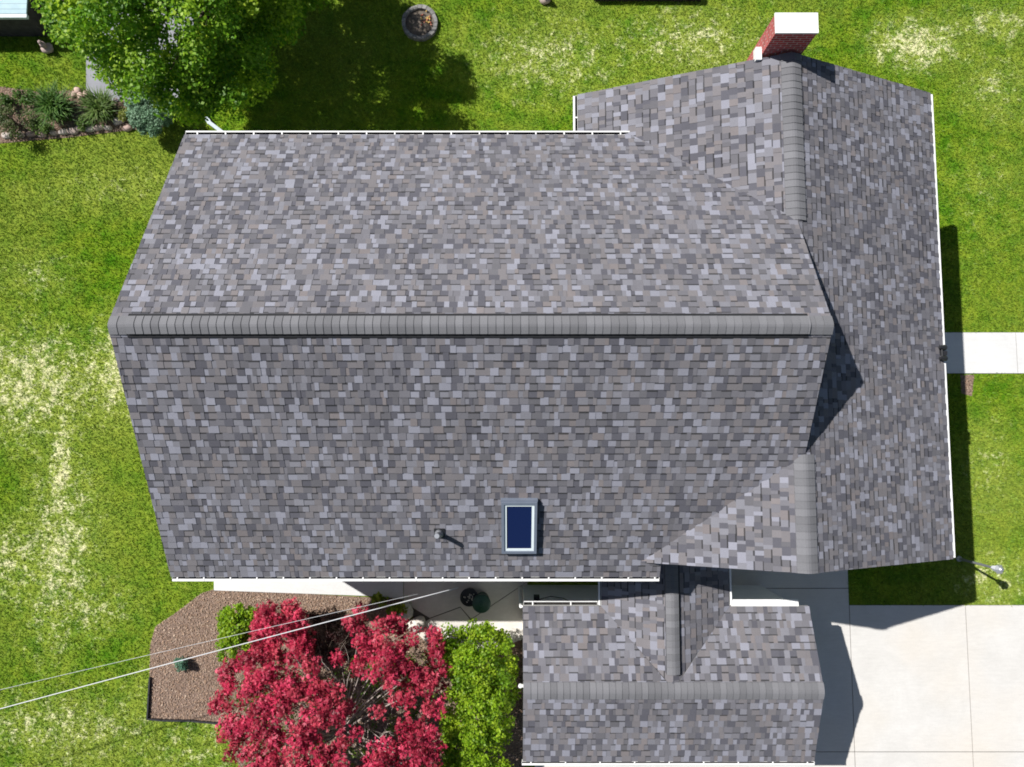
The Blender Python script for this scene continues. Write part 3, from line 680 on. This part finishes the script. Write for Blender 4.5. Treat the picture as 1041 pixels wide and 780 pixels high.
while len(cents) < 480 and tries < 20000:
    tries += 1; u, v = rg.uniform(205, 458), rg.uniform(610, 798)
    if not in_poly(np.array([[u, v]]), outl)[0]: continue
    if any(((u-a)/c1_)**2+((v-b)/d1_)**2 < 1.25 for a, b, c1_, d1_ in gaps) and rg.random() > 0.1: continue
    r2 = ((u-335)/125)**2+((v-715)/105)**2
    z = 2.75-0.7*r2+rg.normal(0, 0.22); z = max(0.6, z)
    if u < 318 and v < 668: z = 1.35+rg.normal(0, 0.15)
    p = at(u, v, z); cents.append((p.x, p.y, z))
while len(cents) < 560:                                  # the low dense lobe at the upper left
    u, v = rg.uniform(258, 316), rg.uniform(612, 668)
    if in_poly(np.array([[u, v]]), outl)[0]: p = at(u, v, 1.3+rg.normal(0, 0.2)); cents.append(tuple(p))
cents = np.array(cents); rad = rg.uniform(0.11, 0.24, len(cents))
V, C = leaf_quads(cents, rad, 40, 0.085, [(0.46, 0.024, 0.07), (0.36, 0.018, 0.05), (0.56, 0.05, 0.11), (0.20, 0.010, 0.025), (0.26, 0.014, 0.035), (0.50, 0.06, 0.09)], rg, 0.9, 0.5, lobes=3)
np_mesh('crown', V, 4, M['redleaf'], C, redm)
mb = MB(); mb.tube([rb_, rb_+Vector((0.05, 0.1, 0.5)), rb_+Vector((0.15, 0.15, 0.95))], [0.13, 0.10, 0.09], 10)
limbs(mb, rb_+Vector((0.12, 0.13, 0.8)), cents[:32], 0.035, rg, 0.25, 6)
tw = [at(rg.uniform(355, 412), rg.uniform(675, 770), rg.uniform(1.5, 2.4)) for _ in range(6)]
limbs(mb, at(372, 735, 1.25), tw, 0.018, rg, 0.1, 5)
for hub in ((392, 745, 1.5), (365, 700, 1.5), (400, 715, 1.7)):
    limbs(mb, at(*hub), [at(hub[0]+rg.normal(0, 13), hub[1]+rg.normal(0, 13), hub[2]+rg.uniform(-0.2, 0.3)) for _ in range(9)], 0.009, rg, 0, 5)
tw = [at(rg.uniform(318, 350), rg.uniform(640, 690), rg.uniform(0.7, 1.3)) for _ in range(6)]
limbs(mb, at(352, 700, 1.2), tw, 0.012, rg, 0.05, 5)
mb.build('trunk', M['greybark'], redm, smooth=True)
mb = MB()  # dark twig tangle, made dense to deepen the shade in the gap
limbs(mb, at(338, 668, 0.5), [at(rg.uniform(312, 362), rg.uniform(620, 665), rg.uniform(0.5, 1.2)) for _ in range(34)], 0.012, rg, 0, 4)
mb.build('dark_twigs', M['bark'], redm, smooth=True)

def bush(name, label, u0, outline, zt, n, cr, per, size, pal, seed, mat='leaf', tip=None, up=0.7, flat=0.75, stem='bark', cat='shrub', lobes=1, edge=1.0):
    rg = np.random.default_rng(seed); P = np.array(outline, float); lo, hi = P.min(0), P.max(0); cu = P.mean(0); cents = []
    base = at(cu[0], cu[1], zt*0.45); base = Vector((base.x, base.y, 0))
    o = empty(name, base, label, cat)
    while len(cents) < n:
        q = rg.uniform(lo, hi)
        if not in_poly(q[None], P)[0]: continue
        r2 = min(1.0, (((q-cu)/((hi-lo)/2))**2).sum()); z = zt*(0.25+0.75*math.sqrt(max(0, 1-r2*edge)))*rg.uniform(0.62, 1.0)
        p = at(q[0], q[1], z); cents.append((p.x, p.y, z))
    cents = np.array(cents); rad = rg.uniform(0.7, 1.2, n)*cr
    V, C = leaf_quads(cents, rad, per, size, pal, rg, up, flat, tip=tip, lobes=lobes)
    np_mesh('foliage', V, 4, M[mat], C, o)
    mb = MB(); limbs(mb, base+Vector((0, 0, 0.02)), cents[:min(14, n)], 0.025, rg, 0, 5); mb.build('stem', M[stem], o, smooth=True)
    return o
GRN = [(0.16, 0.30, 0.010), (0.20, 0.35, 0.012), (0.24, 0.38, 0.015), (0.11, 0.23, 0.010), (0.30, 0.42, 0.02)]
bush('lime_shrub', 'large rounded lime green shrub between the red maple and the garage wall', 0,
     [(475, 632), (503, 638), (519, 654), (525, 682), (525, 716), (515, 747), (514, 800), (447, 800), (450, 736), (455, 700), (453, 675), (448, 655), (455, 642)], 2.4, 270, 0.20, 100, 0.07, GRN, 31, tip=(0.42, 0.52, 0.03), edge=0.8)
bush('small_shrub', 'small bright green leafy shrub at the left edge of the red maple, in brown mulch', 0,
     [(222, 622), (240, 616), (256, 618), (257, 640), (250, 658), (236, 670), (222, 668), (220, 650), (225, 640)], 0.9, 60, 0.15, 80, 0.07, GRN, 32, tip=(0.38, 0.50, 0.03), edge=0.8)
bush('dwarf_conifer', 'tiny blue green dwarf conifer alone in the open brown mulch', 0,
     [(178, 670), (186, 668), (191, 675), (187, 682), (178, 681)], 0.4, 12, 0.09, 90, 0.04, [(0.06, 0.14, 0.09), (0.08, 0.18, 0.11)], 33, 'needle')
for i, (u, v, r_) in enumerate(((386, 611, 7), (403, 620, 9))):
    bush('yellow_hosta', ['small yellow green plant at the mulch edge beside the white walk', 'yellow green plant with red tips beside the white boulder'][i], 0,
         [(u-r_, v), (u, v-r_*0.8), (u+r_, v), (u, v+r_*0.8)], 0.45, 8, 0.13, 16, 0.12, [(0.2, 0.28, 0.02), (0.28, 0.34, 0.03)], 40+i, cat='plant')
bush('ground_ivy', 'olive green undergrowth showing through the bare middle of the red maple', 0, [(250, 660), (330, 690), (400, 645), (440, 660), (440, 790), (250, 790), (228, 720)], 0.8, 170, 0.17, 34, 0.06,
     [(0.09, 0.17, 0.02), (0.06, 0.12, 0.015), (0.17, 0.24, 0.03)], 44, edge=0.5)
bush('gap_shade_leaves', 'near-black leaf mass added as shade in the upper middle gap of the red maple', 0, [(310, 624), (330, 618), (352, 628), (364, 650), (362, 674), (338, 676), (318, 662), (314, 640)], 0.9, 60, 0.14, 70, 0.045,
     [(0.035, 0.017, 0.014), (0.02, 0.012, 0.01), (0.06, 0.02, 0.02)], 45, edge=0.5)  # near-black leaves added to stand in for shade in the crown gap
# planting bed at the top left
bush('round_juniper', 'dense round blue green evergreen ball at the right end of the planting bed', 0,
     [(131, 105), (140, 94), (158, 92), (173, 100), (178, 114), (172, 128), (158, 136), (142, 133), (132, 120)], 1.2, 150, 0.15, 150, 0.05, [(0.07, 0.14, 0.07), (0.09, 0.17, 0.09), (0.12, 0.21, 0.12)], 35, 'needle', tip=(0.18, 0.27, 0.17), edge=0.75)
bush('olive_shrub', 'loose olive green shrub at the left end of the planting bed', 0, [(-8, 112), (12, 106), (28, 112), (30, 130), (14, 140), (-8, 136)], 0.8, 40, 0.16, 40, 0.05, [(0.10, 0.13, 0.05), (0.14, 0.17, 0.06), (0.08, 0.12, 0.03)], 36, edge=0.7)
bush('low_green_plant', 'low dark green plant beside the curved upper edge of the planting bed', 0, [(16, 93), (30, 92), (35, 100), (26, 106), (16, 102)], 0.45, 16, 0.13, 40, 0.06, [(0.07, 0.15, 0.02), (0.10, 0.19, 0.03)], 37, cat='plant')
bush('leafy_plant', 'small dark plant at the left frame edge of the planting bed', 0, [(-4, 98), (8, 97), (13, 106), (6, 112), (-4, 110)], 0.4, 14, 0.12, 40, 0.06, [(0.06, 0.13, 0.02), (0.09, 0.17, 0.03)], 38, cat='plant')
bush('pale_plant', 'little pale green mound between the olive shrub and the spiky grass', 0, [(28, 116), (38, 113), (42, 122), (36, 130), (28, 126)], 0.35, 12, 0.12, 36, 0.05, [(0.14, 0.2, 0.06), (0.18, 0.24, 0.08)], 39, cat='plant')
for i, (u, v, t_) in enumerate(((48, 102, 'low leafy mound above the dark spiky clump'), (85, 124, 'dark green low plant between the two spiky clumps'), (126, 116, 'yellow green low plant against the round evergreen ball'), (40, 130, 'short green plant just behind the stone row'))):
    bush('bed_plant', t_, 0, [(u-9, v), (u-3, v-7), (u+8, v-4), (u+9, v+5), (u-2, v+7)], 0.35, 16, 0.11, 38, 0.055, [(0.09, 0.17, 0.03), (0.13, 0.21, 0.04)] if i != 2 else [(0.25, 0.27, 0.05), (0.2, 0.26, 0.05)], 70+i, cat='plant')
def spiky(name, label, u, v, r_m, n, pal, seed, hgt=0.7):
    rg = np.random.default_rng(seed); b = G(u, v); o = empty(name, b, label, 'plant'); Vs = []; Cs = []; pal = np.array(pal)
    for i in range(n):
        an = rg.uniform(0, 2*np.pi); rr_ = r_m*rg.uniform(0.3, 1); h = hgt*rg.uniform(0.5, 1); d = np.array((math.cos(an), math.sin(an), 0)); s = np.array((-d[1], d[0], 0))*rg.uniform(0.012, 0.022)
        p0_ = np.array(b)+d*rg.uniform(0, 0.22)+np.array((rg.normal(0, 0.1), rg.normal(0, 0.1), 0)); pts = [p0_+d*rr_*t*t*0.9+np.array((0, 0, h*(1.6*t-0.75*t*t))) for t in (0, 0.35, 0.7, 1)]
        c = pal[rg.integers(0, len(pal))]*rg.uniform(0.7, 1.3)
        for j in range(3):
            w0, w1 = (1, 0.95, 0.6, 0.1)[j], (1, 0.95, 0.6, 0.1)[j+1]
            Vs.append([pts[j]-s*w0, pts[j]+s*w0, pts[j+1]+s*w1, pts[j+1]-s*w1]); Cs.append(c)
    np_mesh('blades', np.array(Vs), 4, M['leaf'], np.array(Cs), o); return o
spiky('spiky_grass', 'dark green clump of long arching blades in the middle of the planting bed', 63, 114, 0.62, 420, [(0.05, 0.13, 0.02), (0.08, 0.18, 0.025), (0.12, 0.22, 0.04)], 50, 0.8)
spiky('spiky_grass', 'lighter green clump of arching blades next to the round evergreen', 107, 113, 0.55, 330, [(0.12, 0.2, 0.04), (0.17, 0.24, 0.06), (0.09, 0.16, 0.03)], 51, 0.65)

# ================================================================== STONES, RINGS, SMALL THINGS
def rock(mb, c, sx, sy, sz, rot, rg, col, n=3):
    import bmesh
    bm = bmesh.new(); bmesh.ops.create_icosphere(bm, subdivisions=2, radius=1.0)
    k1 = rg.normal(0, 1, (4, 3))
    for v in bm.verts:
        q = np.array(v.co); f = 1+0.10*sum(math.sin(2.3*(q@k1[j])+j) for j in range(4))/2
        q = np.sign(q)*np.abs(q)**0.75*f; x, y, z_ = q[0]*sx, q[1]*sy, q[2]*sz
        v.co = (x*math.cos(rot)-y*math.sin(rot), x*math.sin(rot)+y*math.cos(rot), max(z_, -sz*0.4))
    for f in bm.faces: mb.poly([Vector(c)+v.co for v in f.verts], 0, col)
    bm.free()
rg = np.random.default_rng(8)
line = [(-6, 141), (8, 139), (22, 138), (33, 137), (44, 138), (56, 136), (66, 135), (75, 134), (84, 131), (93, 132), (102, 131), (111, 131), (122, 124), (131, 131)]
for i, (u, v) in enumerate(line):
    p = G(u, v); mb = MB(); t = rg.uniform(0.8, 1.2); col = ((0.40, 0.31, 0.27), (0.36, 0.26, 0.22), (0.42, 0.36, 0.32))[rg.integers(0, 3)]
    rock(mb, (0, 0, 0.05), 0.14*t, 0.085*t, 0.08, rg.uniform(-0.3, 0.3)+0.1, rg, col)
    o = mb.build('edging_stone', M['stone'], smooth=True, weld=True); o.location = (p.x, p.y, 0)
    tag(o, 'pale pinkish stone in the row along the lower edge of the planting bed', 'stone', 'stones edging the planting bed')
for i, (u, v) in enumerate(((76, 97), (83, 99), (89, 96), (80, 93))):
    p = G(u, v); mb = MB(); rock(mb, (0, 0, 0.04), 0.11, 0.09, 0.08, rg.uniform(0, 3), rg, (0.44, 0.31, 0.26))
    o = mb.build('edging_stone', M['stone'], smooth=True, weld=True); o.location = (p.x, p.y, 0)
    tag(o, 'small reddish stone in the heap beside the grey paving corner', 'stone', 'small stones by the paving')
p = G(412, 620); mb = MB(); rock(mb, (0, 0, 0.10), 0.22, 0.24, 0.2, 0.4, rg, (0.58, 0.54, 0.48)); o = mb.build('boulder', M['stone'], smooth=True, weld=True); o.location = (p.x, p.y, 0)
tag(o, 'pale whitish boulder at the corner of the patio beside the red maple', 'boulder')
p = G(424, 634); mb = MB(); rock(mb, (0, 0, 0.08), 0.26, 0.18, 0.13, 0.5, rg, (0.55, 0.5, 0.44)); o = mb.build('boulder', M['stone'], smooth=True, weld=True); o.location = (p.x, p.y, 0)
tag(o, 'flat cream boulder half under the red leaves by the patio', 'boulder')
# fire pit
fpit = empty('fire_pit', G(427, 25), 'round stone fire pit on the shaded lawn beside the tree shadow edge', 'fire pit'); fc = G(427, 25)
for i in range(22):
    a0 = 2*math.pi*i/22; a1 = a0+2*math.pi/22*0.93; mb = MB(); q = []
    j = 1+rg.normal(0, 0.012)
    for rr_, aa in ((0.415, a0), (0.52*j, a0), (0.52*j, a1), (0.415, a1)): q.append(fc+Vector((rr_*math.cos(aa), rr_*math.sin(aa), 0)))
    sh = 0.20*rg.uniform(0.75, 1.2); mb.prism(q, (0, 0, 0.13+rg.uniform(-0.015, 0.015)), 0, (sh, sh*0.95, sh*0.9)); mb.build('stone', M['stone'], fpit)
mb = MB(); mb.lathe(fc, [(0.42, 0.0), (0.42, 0.05), (0.2, 0.09), (0.05, 0.10)], 24); mb.build('ash_bed', simple('ash', (0.12, 0.098, 0.078), 0.95, 0.1, 0.6, 16), fpit)
mb = MB()
for i in range(26): rock(mb, fc+Vector((0.2+rg.normal(0, 0.09), 0.05+rg.normal(0, 0.11), 0.10)), 0.03, 0.02, 0.012, rg.uniform(0, 3), rg, ((0.22, 0.05, 0.03), (0.45, 0.3, 0.1), (0.3, 0.12, 0.08))[rg.integers(0, 3)])
mb.build('dead_leaves', M['stone'], fpit)
# garden ornaments
def ornament(u, v, label, cat, hh=0.55):
    p = G(u, v); o = empty('garden_statue', p, label, cat); mb = MB(); g = np.random.default_rng(int(u))
    rock(mb, p+Vector((0, 0, 0.08)), 0.17, 0.15, 0.10, 0.3, g, (0.40, 0.31, 0.27)); mb.build('base_stone', M['stone'], o, smooth=True, weld=True)
    mb = MB(); mb.lathe(p+Vector((0, 0, 0.15)), [(0.09, 0), (0.06, 0.06), (0.09, 0.12), (0.07, 0.19), (0.035, 0.22), (0.055, 0.26), (0.04, 0.30), (0.01, 0.32)], 12, 0, (0.36, 0.27, 0.25)); mb.build('figure', M['stone'], o, smooth=True)
ornament(50, 51, 'small pinkish weathered stone garden statue on the lawn below the pale deck', 'statue')
ornament(554, 1, 'small dark pinkish garden statue on open lawn at the top of the frame', 'statue')
# raised deck at the top left corner
dp = [at(-60, 17, 1.0), at(26, 17, 1.0), at(34, -60, 1.0), at(-60, -60, 1.0)]
dk = empty('raised_deck', (dp[0].x, dp[0].y, 0), 'pale blue grey raised deck with white edging and dark skirt in the top left corner', 'deck')
x0_, x1_, y0_, y1_ = dp[0].x-2, dp[1].x, dp[0].y, dp[0].y+3
mb = MB(); mb.box((x0_, y0_+0.10, 0.94), (x1_, y1_, 0.985)); mb.build('deck_boards', M['deck'], dk)
mb = MB(); mb.box((x0_, y0_-0.02, 0.90), (x1_+0.02, y0_+0.075, 1.0)); mb.build('edge_trim', simple('pale_trim', (0.55, 0.60, 0.62), 0.5), dk)
mb = MB(); mb.box((x0_, y0_+0.02, 0.0), (x1_-0.02, y1_-0.02, 0.90)); mb.build('skirt', simple('dark_skirt', (0.05, 0.045, 0.042), 0.8, 0.2, 0.5, 7), dk)
# long low near-black box standing in for the dark strip at the top edge
p0_, p1_ = G(604, 1), G(712, 1)
mb = MB(); mb.box((p0_.x-0.0, p0_.y-0.02, 0), (p1_.x, p0_.y+1.3, 0.28)); dark_box_o = mb.build('dark_box', simple('near_black', (0.03, 0.026, 0.022), 0.85, 0.2, 0.4, 8))
tag(dark_box_o, 'long low near-black box on the lawn at the top edge, left of the chimney', 'planter box')
# round things on the shaded patio
pp = at(477, 607, 0.5); pt = empty('round_planter', (pp.x, pp.y, 0.03), 'black round pot with pale specks standing in shade on the patio', 'pot')
mb = MB(); mb.lathe((pp.x, pp.y, 0.03), [(0.15, 0), (0.19, 0.25), (0.22, 0.46), (0.24, 0.5), (0.24, 0.52), (0.2, 0.52), (0.19, 0.44)], 24); mb.build('pot', M['black'], pt, smooth=False)
mb = MB()
for i in range(18): rock(mb, (pp.x+rg.normal(0, 0.08), pp.y+rg.normal(0, 0.08), 0.49), 0.018, 0.018, 0.015, 0, rg, (0.5, 0.45, 0.4))
mb.build('pebbles', M['stone'], pt)
pp = at(489.5, 613.5, 0.6); pt = empty('lidded_bin', (pp.x, pp.y, 0.03), 'dark green round lidded bin standing in shade on the patio', 'bin')
mb = MB(); mb.lathe((pp.x, pp.y, 0.03), [(0.18, 0), (0.2, 0.3), (0.22, 0.58)], 24); mb.build('body', M['green_plastic'], pt)
mb = MB(); mb.lathe((pp.x, pp.y, 0.61), [(0.245, 0), (0.245, 0.025), (0.2, 0.05), (0.06, 0.075), (0.05, 0.1), (0.02, 0.105)], 24); mb.build('lid', M['green_plastic'], pt)
# lamp post at the driveway corner
lp = G(974.5, 568); lo_ = empty('lamp_post', lp, 'grey post lamp with pale glass lantern at the grass corner by the driveway', 'lamp post')
mb = MB(); mb.lathe(lp, [(0.08, 0), (0.08, 0.04), (0.04, 0.1), (0.032, 0.2), (0.032, 1.35), (0.05, 1.37), (0.05, 1.39)], 14); mb.build('post', M['steel'], lo_)
mb = MB(); mb.lathe(lp+Vector((0, 0, 1.39)), [(0.06, 0), (0.10, 0.2), (0.105, 0.23)], 6); mb.build('lantern', M['lampglass'], lo_)
mb = MB(); mb.lathe(lp+Vector((0, 0, 1.62)), [(0.125, 0), (0.06, 0.08), (0.02, 0.1), (0.012, 0.14)], 6); mb.build('lantern_cap', M['steel'], lo_)
# black edging strip around the mulch bed
e0 = [G(153.5, 688), G(152.5, 705), G(151, 730), G(165, 731.5), G(195, 732), G(226, 735)]
mb = MB()
for a, b in zip(e0[:-1], e0[1:]):
    d = (b-a).normalized(); s = Vector((-d.y, d.x, 0))*0.02; mb.prism([a-s, a+s, b+s+d*0.02, b-s+d*0.02], (0, 0, 0.09))
tag(mb.build('bed_edging', M['black']), 'black plastic edging strip at the lower left corner of the mulch bed', 'edging')
# overhead service cables
def cable(name, pts, r, label, m):
    mb = MB(); mb.tube(pts, r, 7); return tag(mb.build(name, m, smooth=True, weld=True), label, 'cable')
def catenary(a, b, sag, n=24):
    return [a.lerp(b, i/n)-Vector((0, 0, sag*4*(i/n)*(1-i/n))) for i in range(n+1)]
e1 = at(466, 597.5, 3.6); q1 = at(0, 722, 3.75); far = e1+(q1-e1)*2.3; far.z = 4.4
cable('power_cable', catenary(e1, far, 0.35), 0.0105, 'thick pale overhead cable running from the house eave across the lawn', M['cable'])
e2 = at(425, 604, 3.9); q2 = at(0, 703, 3.9); far = e2+(q2-e2)*2.3; far.z = 4.6
cable('power_cable', catenary(e2, far, 0.5), 0.004, 'thin overhead cable above the thick one, crossing the left lawn', M['cable'])
